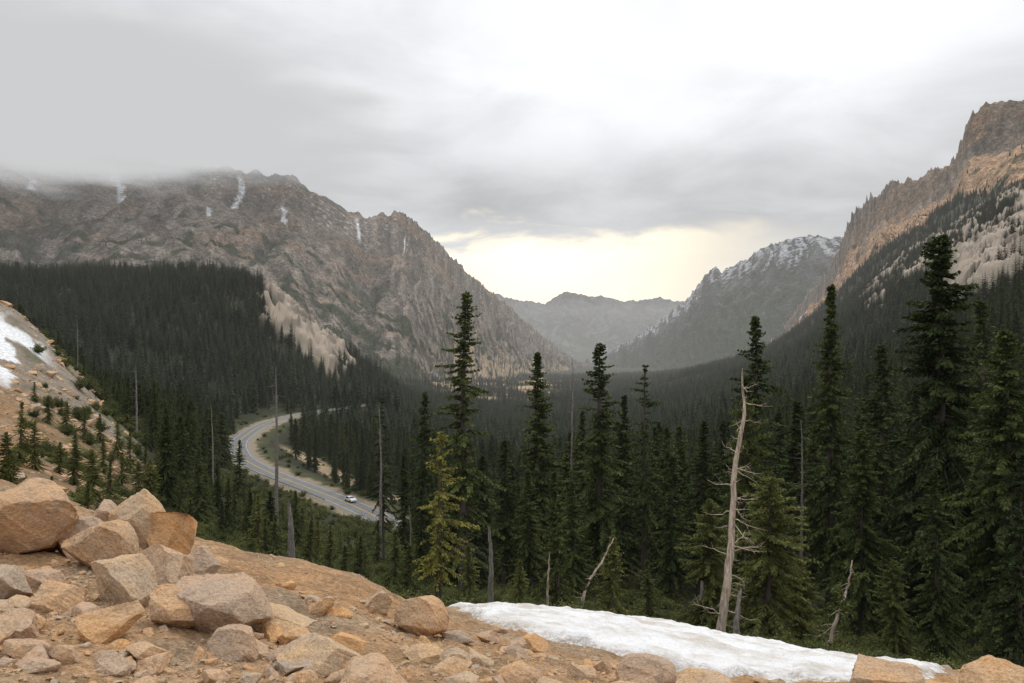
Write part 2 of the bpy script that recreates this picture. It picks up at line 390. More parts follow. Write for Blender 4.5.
def barkmat(name,c0,c1):
    m,nt,b=newmat(name); g=N(nt,'ShaderNodeTexCoord')
    mp=N(nt,'ShaderNodeMapping'); mp.inputs['Scale'].default_value=(14,14,2.2); nt.links.new(g.outputs['Object'],mp.inputs[0])
    f=noise(nt,mp.outputs[0],1.2,5,.7); nt.links.new(mixc(nt,mrange(nt,f,.32,.68),c0,c1),b.inputs['Base Color'])
    bump(nt,b,f,.04,.9); return m
bark=simple_mat('fir_bark',(.085,.068,.055))
dead=barkmat('weathered_deadwood',(.22,.165,.125),(.56,.47,.38))
deadg=barkmat('grey_deadwood',(.12,.105,.09),(.30,.27,.24))
def tube(pts,rad,sides=6):
    pts=np.array(pts,float); n=len(pts); rad=np.array(rad,float)
    tg=np.gradient(pts,axis=0); tg/=np.linalg.norm(tg,axis=1)[:,None]+1e-9
    ref=np.where(np.abs(tg[:,2:3])>.9,np.array([[1.,0,0]]),np.array([[0,0,1.]]))
    a=np.cross(tg,ref); a/=np.linalg.norm(a,axis=1)[:,None]+1e-9; b=np.cross(tg,a)
    th=np.arange(sides)/sides*2*np.pi
    V=pts[:,None,:]+rad[:,None,None]*(np.cos(th)[None,:,None]*a[:,None,:]+np.sin(th)[None,:,None]*b[:,None,:])
    V=V.reshape(-1,3); i=np.arange(n-1)[:,None]*sides; j=np.arange(sides)[None,:]; j2=(j+1)%sides
    Fc=np.stack([i+j,i+j2,i+sides+j2,i+sides+j],-1).reshape(-1,4)
    return V,Fc
class MB:
    def __init__(s): s.V=[];s.F=[];s.M=[];s.T=[];s.n=0
    def add(s,V,Fc,m,t=0.3):
        s.V.append(V); s.F.append(Fc+s.n); s.M.append(np.full(len(Fc),m)); s.T.append(np.broadcast_to(t,(len(V),)).astype(float)); s.n+=len(V)
    def obj(s,name,mats,link=False,smooth=False):
        return mesh_np(name,np.concatenate(s.V),np.concatenate(s.F),mats,np.concatenate(s.M),smooth,{'tint':('FLOAT',np.concatenate(s.T))},link)
def kites(mb,base,dirv,length,width,tint,r,m=1):
    n=len(base); rv=r.normal(size=(n,3)); side=np.cross(dirv,rv); side/=np.linalg.norm(side,axis=1)[:,None]+1e-9
    L=length[:,None]; Wd=width[:,None]
    mid=base+dirv*L*.45
    tip=base+dirv*L; tip[:,2]-=.12*length
    V=np.stack([base,mid+side*Wd,tip,mid-side*Wd],1).reshape(-1,3)
    Fc=np.arange(n*4).reshape(n,4); mb.add(V,Fc,m,np.repeat(tint,4))
def conifer(name,seed,H=12.,R=2.2,base=.1,dens=24,shape=.8,gap=.25,mat=None,step=.13,tw=.34,wid=.045,barem=.0,lean=0,nk=3,deadlow=True):
    r=np.random.default_rng(seed); mb=MB()
    zz=np.linspace(-.6,H,14); off=np.cumsum(r.normal(0,.02*H/12,(14,2)),axis=0); off-=off[0]
    tp=np.c_[off[:,0]+lean*(zz/H)**2,off[:,1],zz]
    r0=H*.014+.03; rad=r0*(1-np.clip(zz/H,0,1))**.8+.012
    V,Fc=tube(tp,rad,8); mb.add(V,Fc,0)
    nb=int(H*dens*(1-base))
    for i in range(nb):
        f=(i+r.random())/nb; z=H*(base+(1-base)*f*.995)
        az=i*2.39996+r.normal(0,.35)
        prof=(1-f)**shape*(.45+.55*min(1,f*4+.2))+.035
        dn=float(gn(np.array([z*.6+seed]),np.array([(az%6.283)*.9]),seed)[0])
        L=R*prof*r.uniform(.55,1.15)*(1+.6*dn)
        if r.random()<gap and f<.93: L*=r.uniform(.25,.6)
        if dn<-.30 and gap>.2: continue
        if r.random()<barem: continue
        cx=np.interp(z,zz,tp[:,0]);cy=np.interp(z,zz,tp[:,1])
        e0=math.radians(-12+50*max(0,f-.35)+r.normal(0,7)); npt=6; s=np.linspace(0,1,npt)
        dr=(.34-.2*f)*L
        az2=az+r.normal(0,.15)*s
        rr=s*L*math.cos(e0); zc=z+s*L*math.sin(e0)-dr*s**1.5+.16*L*np.clip(s-.6,0,1)
        B=np.c_[cx+rr*np.cos(az2),cy+rr*np.sin(az2),zc]
        V,Fc=tube(B,(.010+.012*L)*(1-s*.85),3); mb.add(V,Fc,0)
        isdead=deadlow and f<.12 and r.random()<.6
        if isdead: continue
        ns=max(3,int(L/step)); q=np.linspace(.10+.12*(1-f),1,ns)+r.normal(0,.01,ns); q=np.clip(q,.05,1)
        bp=np.stack([np.interp(q,s,B[:,k]) for k in range(3)],-1)
        td=np.stack([np.interp(q,s,np.gradient(B[:,k])) for k in range(3)],-1); td/=np.linalg.norm(td,axis=1)[:,None]+1e-9
        sd=np.cross(td,[0,0,1]); sd/=np.linalg.norm(sd,axis=1)[:,None]+1e-9
        bt=r.uniform(0,.45)
        for sgn in (-1,1,0):
            for kx in range(nk if sgn else 1):
                dv=td*(.75 if sgn else 1)+sd*sgn*r.uniform(.5,1.0,(ns,1))+r.normal(0,.18,(ns,3)); dv[:,2]-=r.uniform(.05,.55,ns)*(1-.5*f)
                dv/=np.linalg.norm(dv,axis=1)[:,None]
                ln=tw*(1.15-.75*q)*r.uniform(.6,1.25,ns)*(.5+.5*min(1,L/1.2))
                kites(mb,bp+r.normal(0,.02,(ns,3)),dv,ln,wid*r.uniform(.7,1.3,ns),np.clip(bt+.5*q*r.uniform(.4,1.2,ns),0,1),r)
    n=60; q=r.uniform(.93,1.0,n); b=np.c_[np.interp(q*H,zz,tp[:,0]),np.interp(q*H,zz,tp[:,1]),q*H]
    dv=r.normal(size=(n,3)); dv[:,2]=np.abs(dv[:,2])+.5; dv/=np.linalg.norm(dv,axis=1)[:,None]
    kites(mb,b,dv,r.uniform(.08,.28,n)*(1.03-q)*14,np.full(n,wid*.7),r.uniform(.2,.7,n),r)
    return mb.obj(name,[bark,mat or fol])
def lowfir(name,seed,H=18.,R=2.9,layers=22,mat=None,base=.05):
    r=np.random.default_rng(seed); mb=MB()
    V,Fc=tube([[0,0,-1.5],[0,0,H*.5],[0,0,H*.98]],[.22,.13,.02],5); mb.add(V,Fc,0)
    for i in range(layers):
        f=i/layers; z=H*(base+(1-base)*f); n=9 if f<.8 else 6
        th=r.uniform(0,6.28)+np.arange(n)/n*6.283+r.normal(0,.2,n)
        L=R*((1-f)**.85)*r.uniform(.5,1.15,n)*(.6+.4*min(1,f*5))+.15
        b=np.c_[np.zeros(n),np.zeros(n),np.full(n,z+.35+H*.012)]; dv=np.c_[np.cos(th),np.sin(th),np.full(n,-.28-.15*(1-f))]
        mid=b+dv*L[:,None]*.62; tip=b+dv*L[:,None]; tip[:,2]-=.1*L
        sd=np.c_[-np.sin(th),np.cos(th),r.normal(0,.35,n)-.1]*(L*.26)[:,None]
        sd2=sd.copy(); sd2[:,2]*=-1
        V=np.stack([b,mid+sd,tip,mid-sd2],1).reshape(-1,3)
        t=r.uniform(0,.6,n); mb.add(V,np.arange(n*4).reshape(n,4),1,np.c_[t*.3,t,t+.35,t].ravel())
    return mb.obj(name,[bark,mat or fol_far])
V1=conifer('v_tall_sparse',11,13,1.5,.12,25,.5,.5,tw=.32)
V2=conifer('v_narrow',12,12,1.75,.06,30,.85,.25)
V3=conifer('v_mid',13,12,2.4,.08,27,.8,.35)
V4=conifer('v_wide',14,13,3.6,.05,30,.75,.25,tw=.42,wid=.055)
V5=conifer('v_larch',15,6,1.25,.10,30,.6,.45,mat=fol_yel,step=.09,tw=.2,wid=.022)
V6=conifer('v_young',16,5,1.3,.04,44,.85,.25,mat=fol_br,step=.09,tw=.22,wid=.028)
V7=conifer('v_ragged',17,12,1.9,.2,17,.5,.5,tw=.3,barem=.25)
V8=conifer('v_bushy',18,6,2.3,.03,46,.55,.3,mat=fol_br,step=.09,tw=.26,wid=.028)
V9=conifer('v_mid_b',19,12,2.0,.05,26,.65,.35)
lows=[lowfir('l%d'%i,30+i,18,[2.4,2.9,3.3,2.1][i],[22,20,24,20][i]) for i in range(4)]
tick('tree meshes')
def coll(name,obs):
    c=bpy.data.collections.new(name)
    for o in obs: c.objects.link(o)
    return c
def scatter(name,col,pts,scl,idx,tilt=.03,rot=None):
    n=len(pts)
    me=bpy.data.meshes.new(name); me.vertices.add(n); me.vertices.foreach_set('co',np.asarray(pts,np.float32).ravel())
    if rot is None: rot=np.c_[rng.normal(0,tilt,n),rng.normal(0,tilt,n),rng.uniform(0,6.283,n)]
    a=me.attributes.new('rot','FLOAT_VECTOR','POINT'); a.data.foreach_set('vector',rot.astype(np.float32).ravel())
    a=me.attributes.new('scl','FLOAT_VECTOR','POINT'); a.data.foreach_set('vector',np.asarray(scl,np.float32).ravel())
    a=me.attributes.new('idx','INT','POINT'); a.data.foreach_set('value',np.asarray(idx,np.int32))
    ob=bpy.data.objects.new(name,me); scene.collection.objects.link(ob)
    ng=bpy.data.node_groups.new(name+'_nodes','GeometryNodeTree')
    ng.interface.new_socket('Geometry',in_out='INPUT',socket_type='NodeSocketGeometry')
    ng.interface.new_socket('Geometry',in_out='OUTPUT',socket_type='NodeSocketGeometry')
    gi=ng.nodes.new('NodeGroupInput');go=ng.nodes.new('NodeGroupOutput')
    ip=ng.nodes.new('GeometryNodeInstanceOnPoints'); ci=ng.nodes.new('GeometryNodeCollectionInfo')
    ci.inputs['Collection'].default_value=col; ci.inputs['Separate Children'].default_value=True; ci.inputs['Reset Children'].default_value=True
    ip.inputs['Pick Instance'].default_value=True
    def na(nm,t):
        q=ng.nodes.new('GeometryNodeInputNamedAttribute'); q.data_type=t; q.inputs['Name'].default_value=nm; return q.outputs['Attribute']
    l=ng.links.new
    l(gi.outputs[0],ip.inputs['Points']); l(ci.outputs[0],ip.inputs['Instance']); l(na('idx','INT'),ip.inputs['Instance Index'])
    l(na('rot','FLOAT_VECTOR'),ip.inputs['Rotation']); l(na('scl','FLOAT_VECTOR'),ip.inputs['Scale']); l(ip.outputs[0],go.inputs[0])
    md=ob.modifiers.new('scatter','NODES'); md.node_group=ng
    print('SCATTER',name,n)
    return ob
# ---------------------------------------------------------------- forest masses
def jgrid(y0,y1,sp,a0,a1):
    ys=np.arange(y0,y1,sp); out=[]
    for y in ys:
        x=np.arange(a0*y,a1*y,sp); out.append(np.c_[x+rng.uniform(-.48,.48,len(x))*sp,np.full(len(x),y)+rng.uniform(-.48,.48,len(x))*sp])
    return np.concatenate(out)
def forestmask(x,y):
    u=x/y*F+512
    k=np.ones(len(x))
    k*=(1-sm(talus(x,y),.15,.5)); d,_=roaddist(x,y)
    k*=(d>8.5+3*gn(x/9,y/9,3))|(y>498)
    k*=~((u>236)&(u<302)&(y>300)&(y<475)&(d<20))
    k*=rockpatch(x,y)<.35
    g=np.abs((x+58)+(y-292)*.62); k*=~((g<8)&(y>235)&(y<365))
    k*=clearing(x,y)<.4
    return k
def sight(x,y,z,h):
    u=x/y*F+512
    vl=np.interp(u,[150,225,250,290,330,400,415,440],[300,478,484,500,522,545,500,300])
    vl2=np.interp(u,[215,232,245,262,295,330,345],[300,462,468,484,496,506,300])
    vl=np.where(y<225,vl,np.where(y<300,vl2,0))
    hm=-(vl-341.5)/F*y-z
    return np.where((y<300)&(h>hm),hm*rng.uniform(.6,1.05,len(h)),h)
p=jgrid(46,400,4.5,-.8,.8); x,y=p.T; u=x/y*F+512
k=(forestmask(x,y)>.5)&(rng.random(len(x))<.85-.35*sm(fbm(x/18,y/18,2,66),.0,.3)); x,y,u=x[k],y[k],u[k]; z=Hf(x,y)
h=rng.uniform(7,19,len(x))*np.where(y<70,.72,1)*(1+.15*gn(x/25,y/25,6))
h=np.where((y<110)&(u<560),h*.6,h)
h=sight(x,y,z,h); 
vmax=np.interp(u,[-300,150,330,400,480,560,650,700,800,900,1024,1400],[300,380,430,425,430,420,415,425,395,370,340,220])
hm=-(vmax-341.5)/F*y-z; ii=(y<240); h=np.where(ii&(h>hm),hm*rng.uniform(.55,1,len(h)),h)
k=h>1.2; x,y,z,h,u=[q[k] for q in (x,y,z,h,u)]
idx=np.where(h<5,5,rng.integers(0,5,len(h))); baseH=np.array([12.,12,13,12,12,5])[idx]
s=h/baseH; sx=s*rng.uniform(.85,1.25,len(s))
cn=coll('forest_variants',[])
for i,o in enumerate([V2,V3,V4,V7,V9,V6]):
    cn.objects.link(bpy.data.objects.new('a%d_conifer'%i,o.data))
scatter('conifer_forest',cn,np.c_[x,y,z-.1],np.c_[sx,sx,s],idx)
p=np.concatenate([jgrid(400,1350,5.8,-.8,.8),jgrid(1350,3600,11,-.25,.8)]); x,y=p.T
k=(forestmask(x,y)>.5)&(rng.random(len(x))<.92-.45*sm(fbm(x/50,y/50,3,67),.1,.4)); x,y=x[k],y[k]; z=Hf(x,y)
h=rng.uniform(8,22,len(x))*(1+.3*fbm(x/60,y/60,2,6))
mt=np.concatenate(MT); print('far',len(x),'mt',len(mt))
x=np.r_[x,mt[:,0]];y=np.r_[y,mt[:,1]];z=np.r_[z,mt[:,2]-.5];h=np.r_[h,rng.uniform(6,13,len(mt))]
s=h/18; sx=s*rng.uniform(.9,1.4,len(s))
cf=coll('far_variants',[])
for i,o in enumerate(lows): cf.objects.link(bpy.data.objects.new('b%d_conifer'%i,o.data))
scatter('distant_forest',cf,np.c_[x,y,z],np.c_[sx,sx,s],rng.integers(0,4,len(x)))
tick('forests')
# ---------------------------------------------------------------- individual trees
def tree(mesh_ob,baseH,u,vtop,y,wide=1.,nm='fir_tree',tilt=None,rz=None):
    x=(u-512)/F*y; z=H1(x,y)-.1; h=(341.5-vtop)/F*y-z; s=h/baseH
    o=bpy.data.objects.new(nm,mesh_ob.data); scene.collection.objects.link(o)
    tilt=tilt or (random.gauss(0,.015),random.gauss(0,.015))
    o.location=(x,y,z); o.scale=(s*wide,s*wide,s); o.rotation_euler=(tilt[0],tilt[1],random.uniform(0,6.28) if rz is None else rz)
    return o
tree(V1,13,463,292,38,1.05,tilt=(0,0))
tree(V5,6,438,432,27,1.1,'larch_tree')
tree(V2,12,540,352,56,1.05); tree(V9,12,600,343,48,1.05); tree(V7,12,643,365,50,.85)
tree(V2,12,624,395,60,1.); tree(V2,12,576,410,62,.9)
tree(V3,12,752,316,42,.95); tree(V2,12,830,285,46,.85); tree(V4,13,940,236,40,.9)
tree(V4,13,1010,330,33,1.0); tree(V3,12,880,345,52,1.1); tree(V9,12,985,300,62,1.0); tree(V4,13,1085,240,42,1.0)
tree(V3,12,700,420,58,1.1); tree(V9,12,672,455,44,1.1); tree(V2,12,790,400,50,1.2); tree(V4,13,860,430,36,.8)
tree(V9,12,505,440,55,1.2); tree(V3,12,425,392,70,.9); tree(V2,12,405,455,60,1.); tree(V7,12,383,398,72,.7)
tree(V3,12,480,455,48,1.1); tree(V9,12,530,470,44,1.2); tree(V3,12,575,480,40,1.1)
tree(V8,6,768,478,24,1.0,'young_fir_tree'); tree(V8,6,708,500,27,.85,'young_fir_tree'); tree(V8,6,800,560,25,.9,'young_fir_tree')
tree(V6,5,556,500,28,1.,'young_fir_tree'); tree(V6,5,612,535,26,1.1,'young_fir_tree'); tree(V6,5,648,560,27,1.2,'young_fir_tree')
tree(V8,6,895,560,26,.8,'young_fir_tree'); tree(V3,12,940,470,26,1.,'fir_tree'); tree(V9,12,1015,450,24,1.,'fir_tree')
tree(V6,5,520,560,27,1.2,'young_fir_tree'); tree(V6,5,470,545,26,1.2,'young_fir_tree'); tree(V8,6,745,400,34,.55,'young_fir_tree')
for (uu,vb,vt,w) in [(20,466,402,1.),(6,488,432,1.2),(36,470,425,1.),(75,486,444,1.1),(93,504,450,1.1),(60,474,442,1.2),(110,502,462,1.2),(88,520,480,1.3),(138,504,462,1.1),(12,490,455,1.3),(48,424,396,1.1),(66,432,402,1.2),(85,440,408,1.1),(130,474,432,1.),(100,444,414,1.2),(118,459,420,1.1),(35,402,382,1.3),(150,509,460,1.1),(52,509,476,1.4),(104,474,438,1.2),(145,488,446,1.),(76,460,430,1.2),(122,486,452,1.3),(62,416,398,1.2)]:
    xx_,y_=hit(uu,vb,16,160); tree(V6 if (uu%3) else V8,5 if (uu%3) else 6,uu,vt,y_,w if (uu%3) else w*.75,'young_fir_tree')
for (uu,vv,yy,w,m) in [(185,425,120,1.,V2),(212,408,110,.9,V2),(238,440,115,1.1,V3),(160,440,100,1.1,V3),(205,470,75,1.2,V9),(228,478,70,1.1,V2),(172,480,70,1.2,V3),(252,492,60,1.1,V9),(275,515,45,1.3,V6),(310,520,48,1.3,V6),(330,530,40,1.3,V6),(222,500,52,1.2,V3),(297,490,70,1.1,V9),(360,535,38,1.4,V6),(395,530,36,1.3,V6),(345,545,30,1.5,V6),(410,545,30,1.4,V6),(190,500,50,1.2,V9),(378,520,60,1.1,V9)]:
    tree(m,5 if m is V6 else 12,uu,vv,yy,w)
def snag(name,pts,r0,nbr,mat,seed,blen=.8,start=.15,rtop=.012,sides=9,green=None):
    r=np.random.default_rng(seed); mb=MB()
    W=np.array([P(*q) for q in pts]); W[0,2]=H1(W[0,0],W[0,1])-.3; O=W[0].copy(); W=W-O
    d=np.r_[0,np.cumsum(np.linalg.norm(np.diff(W,axis=0),axis=1))]; q=np.linspace(0,d[-1],26)
    C=pchip(d,W,q); C[2:,:2]+=r.normal(0,.012,(24,2)); s=q/d[-1]
    rad=r0*(1-s)**.75+rtop+r0*.5*np.exp(-s*25); V,Fc=tube(C,rad,sides)
    V=V+r.normal(0,r0*.05,V.shape); mb.add(V,Fc,0)
    for i in range(nbr):
        f=r.uniform(start,.97); b=np.array([np.interp(f,s,C[:,k]) for k in range(3)]); az=r.uniform(0,6.28)
        L=blen*r.uniform(.3,1)*(1-.6*f); el=r.uniform(-.5,.5); n=6; t=np.linspace(0,1,n)
        dv=np.array([math.cos(az)*math.cos(el),math.sin(az)*math.cos(el),math.sin(el)])
        B=b+t[:,None]*dv*L; B[:,2]+=-.25*L*t**2+.2*L*t**4; B[1:]+=r.normal(0,.03*L,(n-1,3))
        rb=(.006+.016*L)*(1-t*.85); V,Fc=tube(B,rb,4); mb.add(V,Fc,0)
        for kx in range(3):
            g=r.uniform(.3,.9); bb=np.array([np.interp(g,t,B[:,k]) for k in range(3)]); d2=dv+r.normal(0,.6,3); d2/=np.linalg.norm(d2)
            tt=np.linspace(0,1,3)[:,None]; V,Fc=tube(bb+tt*d2*L*.35,[rb[2]*.5,rb[2]*.3,.002],3); mb.add(V,Fc,0)
            if green is not None:
                m=14; tq=r.uniform(0,1,m)[:,None]; dd=d2+r.normal(0,.5,(m,3)); dd/=np.linalg.norm(dd,axis=1)[:,None]
                kites(mb,bb+tq*d2*L*.35,dd,r.uniform(.08,.2,m),np.full(m,.02),r.uniform(0,1,m),r)
    o=mb.obj(name,[mat]+([green] if green else []),link=True,smooth=True); o.location=O
    return o
snag('dead_tree',[(716,640,19.5),(726,590,19.5),(731,540,19.6),(735,470,19.7),(744,410,19.8),(742,368,19.8)],.11,46,dead,5,1.4,.12)
snag('tree_stump',[(735,640,18.8),(737,612,18.8),(741,588,18.8)],.09,2,deadg,6,.2,.5,.02)
snag('dead_tree',[(573,612,21),(588,585,21.2),(604,558,21.4),(613,538,21.5)],.045,8,dead,7,.35,.3)
snag('dead_tree',[(822,660,20),(838,615,20),(848,585,20.3),(852,560,20.3)],.05,26,dead,8,.8,.2,green=fol_br)
snag('dead_tree',[(276,520,90),(277,450,90),(276,366,90)],.26,46,deadg,9,3.0,.25)
snag('dead_tree',[(292,565,44),(291,530,44),(289,503,44)],.16,3,deadg,10,.5,.3,.08)
snag('dead_tree',[(572,600,62),(572,480,62),(573,358,62)],.16,36,deadg,11,1.2,.3)
snag('dead_tree',[(137,470,110),(137,420,110),(136,365,110)],.16,30,deadg,12,1.8,.2)
snag('dead_tree',[(490,600,32),(491,560,32),(489,527,32)],.09,4,deadg,13,.4,.3,.04)
snag('dead_tree',[(77,400,160),(78,350,160),(77,318,160)],.15,26,deadg,14,2.2,.2)
snag('dead_tree',[(547,600,27),(548,575,27),(550,552,27)],.05,6,dead,15,.4,.3)
snag('dead_tree',[(380,545,68),(381,470,68),(379,402,68)],.15,26,deadg,16,1.6,.25)
snag('dead_tree',[(700,600,34),(702,560,34),(701,528,34)],.07,12,deadg,17,.7,.25)
snag('dead_tree',[(213,500,100),(213,450,100),(211,402,100)],.14,26,deadg,18,1.6,.25)
snag('dead_tree',[(410,545,50),(411,530,50),(409,505,50)],.08,10,deadg,19,.6,.25)
snag('dead_tree',[(800,600,44),(802,470,44),(801,420,44)],.10,30,deadg,20,1.1,.3)
# ---------------------------------------------------------------- road
def build_road():
    R=smooth_poly(ROAD,600); R=R[10:-10]
    tg=np.gradient(R[:,:2],axis=0); tg/=np.linalg.norm(tg,axis=1)[:,None]; nrm=np.c_[-tg[:,1],tg[:,0]]
    am,nt,b=newmat('asphalt'); g=N(nt,'ShaderNodeNewGeometry'); f=noise(nt,g.outputs['Position'],.6,6)
    c=mixc(nt,mrange(nt,f,.3,.7),(.085,.087,.09),(.13,.13,.13)); nt.links.new(c,b.inputs['Base Color']); b.inputs['Roughness'].default_value=.55; b.inputs['Specular IOR Level'].default_value=.5
    gm=simple_mat('gravel_shoulder',(.21,.18,.14)); wm=simple_mat('white_road_paint',(.7,.7,.68)); ym=simple_mat('yellow_road_paint',(.6,.42,.06))
    def strip(o0,o1,dz,nm,m,z1=None,par=None):
        a=np.c_[R[:,:2]+nrm*o0,R[:,2]+dz]; c=np.c_[R[:,:2]+nrm*o1,R[:,2]+(dz if z1 is None else z1)]
        V=np.stack([a,c],1).reshape(-1,3); n=len(R); i=np.arange(n-1)*2
        o=mesh_np(nm,V,np.stack([i,i+2,i+3,i+1],-1),[m]); 
        if par: o.parent=par
        return o
    e=bpy.data.objects.new('road',None); scene.collection.objects.link(e)
    strip(-3.8,3.8,.30,'asphalt_surface',am,par=e); strip(3.8,4.9,.296,'shoulder_gravel',gm,.02,par=e); strip(-3.8,-4.9,.296,'shoulder_gravel_2',gm,.02,par=e)
    strip(-.18,-.06,.312,'centre_line_1',ym,par=e); strip(.06,.18,.312,'centre_line_2',ym,par=e)
    strip(-3.35,-3.25,.312,'edge_line_1',wm,par=e); strip(3.25,3.35,.312,'edge_line_2',wm,par=e)
    rm=simple_mat('weathered_steel',(.42,.42,.42),.5,.3); mb=MB(); sub=slice(200,400)
    Q=np.c_[R[sub,:2]-nrm[sub]*4.6,R[sub,2]+.85]
    V=np.stack([Q-[0,0,.16],Q+[0,0,.16]],1).reshape(-1,3); n=len(Q); i=np.arange(n-1)*2; mb.add(V,np.stack([i,i+2,i+3,i+1],-1),0)
    for q in Q[::6]:
        Vv,Ff=tube([q-[0,0,.95],q+[0,0,.1]],[.08,.08],4); mb.add(Vv,Ff,0)
    mb.obj('guard_rail',[rm],link=True)
    return R
RR=build_road()
def car(loc,head,name='parked_car'):
    bm=bmesh.new()
    prof=[(-2.2,.35),(-2.25,.7),(-2.1,.98),(-1.55,1.05),(-1.15,1.45),(.3,1.48),(.95,1.05),(1.9,.92),(2.2,.7),(2.2,.35)]
    def sect(w,top):
        return [bm.verts.new((px,w*(.82 if pz>1.1 else 1),pz)) for px,pz in prof]
    L=sect(.88,0);Rr=sect(-.88,0)
    bm.faces.new(L);bm.faces.new(Rr[::-1])
    for i in range(len(prof)):
        j=(i+1)%len(prof); bm.faces.new((L[i],Rr[i],Rr[j],L[j]))
    bmesh.ops.recalc_face_normals(bm,faces=bm.faces)
    me=bpy.data.meshes.new('body'); bm.to_mesh(me); bm.free(); me.materials.append(simple_mat('white_car_paint',(.75,.75,.76),.25))
    e=bpy.data.objects.new(name,None); scene.collection.objects.link(e); e.location=loc; e.rotation_euler=(0,0,head)
    bo=bpy.data.objects.new('body',me); scene.collection.objects.link(bo); bo.parent=e
    gm=simple_mat('car_glass',(.03,.035,.04),.1); tm=simple_mat('tyre_rubber',(.03,.03,.03),.8)
    mb=MB()
    def quad(a): mb.add(np.array(a,float),np.array([[0,1,2,3]]),0)
    for s in (1,-1):
        quad([(-1.35,s*.895,1.05),(.75,s*.895,1.05),(.25,s*.745,1.42),(-1.05,s*.745,1.42)])
    quad([(.95,.76,1.075),(.95,-.76,1.075),(.36,-.66,1.46),(.36,.66,1.46)]); quad([(-1.57,.76,1.08),(-1.57,-.76,1.08),(-1.19,-.66,1.43),(-1.19,.66,1.43)])
    w=mb.obj('windows',[gm],link=True); w.parent=e
    for i,(a,b_) in enumerate([(1.35,.82),(1.35,-.82),(-1.35,.82),(-1.35,-.82)]):
        mb=MB(); V,Ff=tube([(a,b_-.12,.33),(a,b_-.11,.33),(a,b_+.11,.33),(a,b_+.12,.33)],[.02,.33,.33,.02],16); mb.add(V,Ff,0)
        o=mb.obj('wheel_%d'%(i+1),[tm],link=True); o.parent=e
def roadpt(y):
    i=int(np.argmin(np.abs(RR[:,1]-y))); t=RR[i+1]-RR[i-1]; return RR[i],math.atan2(t[1],t[0])
q,a=roadpt(236.); car((q[0]+1.3,q[1]+1.1,q[2]+.31),a,'car')
# ---------------------------------------------------------------- rocks
def rockmat(name,c0,c1,c2):
    m,nt,b=newmat(name); t=N(nt,'ShaderNodeTexCoord'); g=N(nt,'ShaderNodeNewGeometry'); oi=N(nt,'ShaderNodeObjectInfo')
    ad=N(nt,'ShaderNodeVectorMath',operation='ADD'); nt.links.new(g.outputs['Position'],ad.inputs[0]); nt.links.new(oi.outputs['Random'],ad.inputs[1])
    p=ad.outputs[0]
    f=noise(nt,p,2.6,5,.6,.4); f2=noise(nt,p,7,6,.68); f3=noise(nt,p,60,3,.7)
    c=mixc(nt,mrange(nt,f,.40,.62),c0,c1); c=mixc(nt,mrange(nt,f2,.52,.68),c,c2)
    hs=N(nt,'ShaderNodeHueSaturation'); nt.links.new(c,hs.inputs['Color'])
    nt.links.new(mrange(nt,oi.outputs['Random'],0,1,.8,1.15,False),hs.inputs['Saturation'])
    v=mth(nt,'MULTIPLY',mrange(nt,oi.outputs['Random'],0,1,.88,1.15,False),mrange(nt,f3,.3,.7,.75,1.12)); nt.links.new(v,hs.inputs['Value'])
    nt.links.new(hs.outputs[0],b.inputs['Base Color'])
    pv=bump(nt,b,f2,.06,.9); bump(nt,b,f3,.010,.8,pv); return m
rmat=rockmat('tan_granite',(.57,.35,.19),(.50,.345,.22),(.36,.235,.14))
rmat2=rockmat('pale_granite',(.53,.375,.235),(.46,.35,.25),(.38,.26,.16))
def rockmesh(name,seed,sub,mat,flat=1.0):
    r=np.random.default_rng(seed); bm=bmesh.new(); bmesh.ops.create_icosphere(bm,subdivisions=sub,radius=1)
    V=np.array([v.co[:] for v in bm.verts])
    V*=np.array([r.uniform(.9,1.3),r.uniform(.8,1.1),r.uniform(.8,1.1)])
    for i in range(11):
        n=r.normal(size=3); n/=np.linalg.norm(n); d=r.uniform(.38,.76); s=V@n; o=s>d; V[o]-=np.outer(s[o]-d,n)*.97
    V[:,2]*=flat
    V+=.06*np.stack([fbm(V[:,0]*2+V[:,2]*1.7,V[:,1]*2+k*9+V[:,2],4,seed+k) for k in range(3)],-1)
    V+=.022*np.stack([fbm(V[:,0]*9+V[:,2]*7,V[:,1]*9+k*9+V[:,2]*5,3,seed+k) for k in range(3)],-1)
    for v,c in zip(bm.verts,V): v.co=c
    me=bpy.data.meshes.new(name); bm.to_mesh(me); bm.free(); me.materials.append(mat)
    for p in me.polygons: p.use_smooth=False
    return bpy.data.objects.new(name,me)
def boulder(u,vb,wpx,hpx,seed,rz=None,tilt=(0,0),mat=None,deep=.9,sub=5):
    x,y=hit(u,vb); wm=wpx/F*y; hm=hpx/F*y
    o=rockmesh('boulder',seed,sub,mat or rmat); scene.collection.objects.link(o)
    d=np.array([v.co[:] for v in o.data.vertices]); ext=(d.max(0)-d.min(0))
    o.scale=(wm/ext[0],wm*deep/ext[1],hm*1.3/ext[2])
    yy=y+wm*deep*.35
    z=H1(x/y*yy,yy)
    o.location=(x/y*yy,yy,z+hm*.35); o.rotation_euler=(tilt[0],tilt[1],0 if rz is None else rz)
